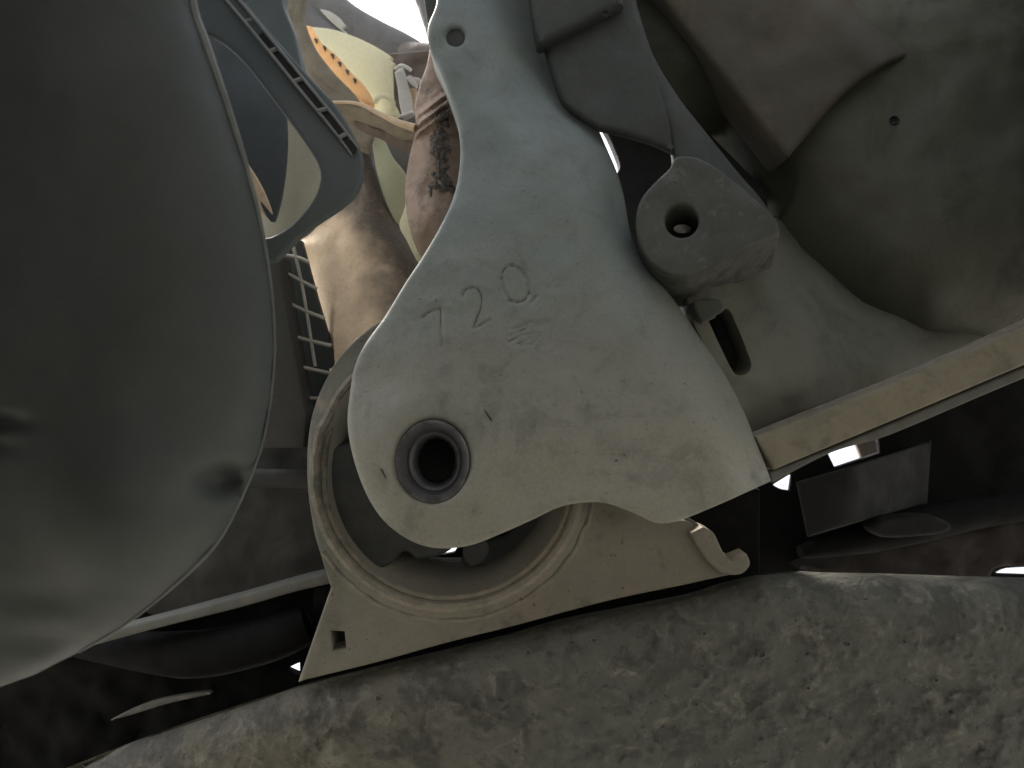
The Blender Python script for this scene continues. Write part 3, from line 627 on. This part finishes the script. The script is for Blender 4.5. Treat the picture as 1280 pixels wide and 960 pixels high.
# ------------------------------------------------------------------ pinkish boot behind the arm's left edge
bt = thing('dusty_boot', 'pinkish-brown dusty rubber boot with black dirt crust behind the arm edge', 'rubber boot', (540,200,.41))
def d_boot(q):
    c = np.interp(q[:,1],[60,130,200,260,330],[555,552,546,545,550])
    return .405+.00000022*(q[:,0]-c)**2*40 - sum(a_*np.exp(-((q[:,1]-(o_-(q[:,0]-520)*.75))/w_)**2) for o_,a_,w_ in ((146,.004,4),(157,.005,4.5),(168,.004,4))) + fbm(q,18,35)*.002 + .02*sstep((q[:,1]-270)/60)
g = Geo(); plate(g, sm([(538,50,1),(600,60,1),(600,300,1),(540,330,1),(527,322),(516,300),(508,268),(506,232),(511,196),(519,160),(518,132),(525,102),(533,80)]), d_boot, .01, 4, grid=4.5, refine=[(512,112,585,182,1.8)])
obj('boot_body', g, M['boot'], bt, ang=60)
rnd = random.Random(4)
g = Geo()
for k in range(130):
    t = rnd.random(); x = np.interp(t,[0,.3,.6,1],[556,549,548,552])+rnd.gauss(0,4.5+3*t); y = 138+t*105
    s = rnd.uniform(.0008,.0030); c = V(x,y,float(d_boot(np.array([[x,y]]))[0])-.0004)
    ph = [CAM_ROT @ (Vector((math.cos(a_)*rnd.uniform(.5,1.1), math.sin(a_)*rnd.uniform(.6,1.4), rnd.uniform(-.2,.1)))*s) for a_ in (0,1.57,3.14,4.71)]; ph = [CAM_ROT@Vector((0,0,.35*s))]+ph+[CAM_ROT@Vector((0,0,-.35*s))]
    i = g.add([c+p for p in ph])
    for f in ((0,1,2),(0,2,3),(0,3,4),(0,4,1),(5,2,1),(5,3,2),(5,4,3),(5,1,4)): g.f.append(tuple(i+a for a in f))
cr = obj('dirt_crust', g, M['crust'], bt, ang=20)
# pale parts beside boot
g = Geo(); plate(g, sm([(464,170),(468,160),(476,166),(484,182),(492,198),(506,216),(512,240),(505,270),(498,282),(484,258),(472,220)]), lambda q:.452+.000006*(q[:,0]-482)**2, .003, 2, grid=5)
obj('pale_blade', g, M['pale_green'], None, 'pale greenish plastic blade standing between casting and boot', cat='plastic blade', at=(485,220,.45))
g = Geo(); plate(g, sm([(450,150,1),(530,150,1),(530,260,1),(495,250),(470,195),(455,165)]), const(.475), .004, 2, grid=14)
obj('rear_cover', g, M['hose'], None, 'grey cover behind the pale greenish blade', cat='cover', at=(505,190,.475))
g = Geo(); plate(g, sm([(509,245),(514,255),(519,275),(525,300),(535,330,1),(524,330),(508,300),(499,282),(505,262)]), const(.435), .004, 2, grid=5)
obj('cream_strip', g, M['yellow'], None, 'small cream strip under the pinkish boot beside the casting', cat='strip', at=(515,290,.435))
g = Geo(); plate(g, sm([(484,66,1),(560,60,1),(560,175,1),(484,175,1)]), lambda q:.50+fbm(q,22,50)*.004, .01, 3, grid=8)
obj('rear_sleeve', g, M['hose_brown'], None, 'brownish sleeve in the gap behind the white clip', cat='sleeve', at=(520,110,.5))
# white clip
wc = thing('white_clip', 'off-white plastic clip beside the yellowed cover', 'clip', (505,115,.46))
g = Geo(); plate(g, sm([(493,90,1),(503,84),(508,100),(514,118),(516,140,1),(503,146,1),(499,128),(497,110)]), const(.465), .008, 1.5, grid=5); obj('clip_body', g, M['clip'], wc)
g = Geo(); tube(g, [(494,87,.462),(501,82,.460),(508,84,.459),(514,88,.459)], .0011, 8); obj('clip_hook', g, M['clip'], wc)
g = Geo(); plate(g, sm([(508,96,1),(514,94),(521,103),(520,107,1),(512,101)]), const(.46), .005, 1, grid=4); obj('clip_tab', g, M['clip'], wc)
g = Geo(); plate(g, sm([(515,96,1),(524,97),(526,101),(520,102)]), const(.461), .005, 1, grid=4); obj('clip_tab', g, M['clip'], wc)
g = Geo(); plate(g, sm([(512,110,1),(520,110,1),(517,140,1),(514,130)]), const(.468), .005, 1, grid=6); obj('clip_side', g, M['tan'], wc)
g = Geo(); tube(g, [(500,146,.462),(508,143,.461),(517,140,.460)], .0010, 8); obj('clip_foot', g, M['clip'], wc)

# ------------------------------------------------------------------ radiator grille
gr = thing('radiator_grille', 'dusty rectangular grille mesh between the duct and the mount', 'grille', (380,420,.40))
g = Geo(); plate(g, sm([(336,290,1),(376,300,1),(398,380),(425,470,1),(430,560,1),(380,560,1),(350,420)]), const(.425), .006, 2, grid=20); obj('grille_backing', g, M['blade_dark'], gr)
def bar(pts, r): 
    g = Geo(); tube(g, [(x,y,.408) for x,y in pts], r, 6, 3); obj('grille_bar', g, M['grille'], gr)
for pts in ([(352,338),(374,350),(396,361)],[(359,378),(380,388),(406,398)],[(366,420),(388,426),(414,432)],[(373,458),(392,462),(418,468)],[(380,497),(392,498),(400,498)],
            [(350,318),(372,322),(386,328)]): bar(pts, .0010)
for pts in ([(366,305),(374,340),(380,370),(388,420),(394,458)],[(352,325),(358,370),(368,430),(378,480),(385,515)]): bar(pts, .0009)
g = Geo(); plate(g, sm([(332,318,1),(350,320,1),(356,370),(366,430),(376,480),(384,520,1),(380,560,1),(330,560,1)]), const(.395), .02, 3, grid=14)
obj('grille_side_frame', g, M['panel'], gr)

g = Geo(); plate(g, sm([(-300,240,1),(345,240,1),(362,560,1),(345,800,1),(-300,930,1)]), const(.62), .02, 2, grid=60); obj('radiator_core', g, M['void'], gr)
# ------------------------------------------------------------------ radiator support (left, behind duct and mount)
rs = thing('radiator_support', 'dark radiator support panel with a pale lower rail behind the mount', 'radiator support', (320,660,.42))
g = Geo(); plate(g, sm([(250,540,1),(410,540,1),(430,600,1),(430,722,1),(215,776,1),(185,768,1),(165,750,1)]), lambda q:.415+.010*sstep((q[:,1]-585)/25)+.006*sstep((600-q[:,1])/20)+fbm(q,50,40)*.002, .01, 3, grid=9)
obj('support_panel', g, M['panel'], rs)
g = Geo(); tube(g, [(300,540,.398),(345,541,.398),(368,542,.398)], .0012, 8); obj('ledge_edge', g, M['bar'], rs)
g = Geo(); tube(g, [(290,598,.41),(340,598,.41),(395,600,.41)], .005, 10); obj('cross_rib', g, M['panel'], rs)
g = Geo(); plate(g, sm([(118,793,1),(200,772),(300,745),(370,725),(420,713,1),(420,729,1),(370,740),(300,760),(200,785),(118,807,1)]), lambda q:.398+fbm(q,20,42)*.0008, .012, 4, grid=7)
obj('lower_rail', g, M['bar'], rs)
# lower tray
lt = thing('front_undertray', 'black plastic undertray in deep shade at the lower left corner', 'undertray', (200,860,.42))
g = Geo(); plate(g, sm([(-120,735,1),(120,735,1),(420,700,1),(440,740,1),(420,850,1),(374,862,1),(374,829,1),(355,838,1),(373,846,1),(372,868,1),(170,940),(30,1010,1),(-120,1010,1)]), lambda q:.43+.012*sstep((q[:,1]-800+.2*(q[:,0]-200))/40)+fbm(q,40,43)*.005, .008, 3, grid=11)
obj('tray_panel', g, M['void'], lt)
g = Geo(); plate(g, sm([(137,901,1),(165,887),(195,876),(230,869),(262,865),(263,868,1),(235,874),(205,881),(170,892)]), lambda q:.405+fbm(q,12,44)*.001, .003, 1, grid=5)
obj('pale_edge_strip', g, M['bar'], lt)  # thin pale strip along the tray's edge
g = Geo(); tube(g, [(70,800,.43),(230,818,.41),(330,800,.404),(385,780,.406)], [.006,.012,.012,.010], 12); obj('tray_rib', g, M['void'], lt)
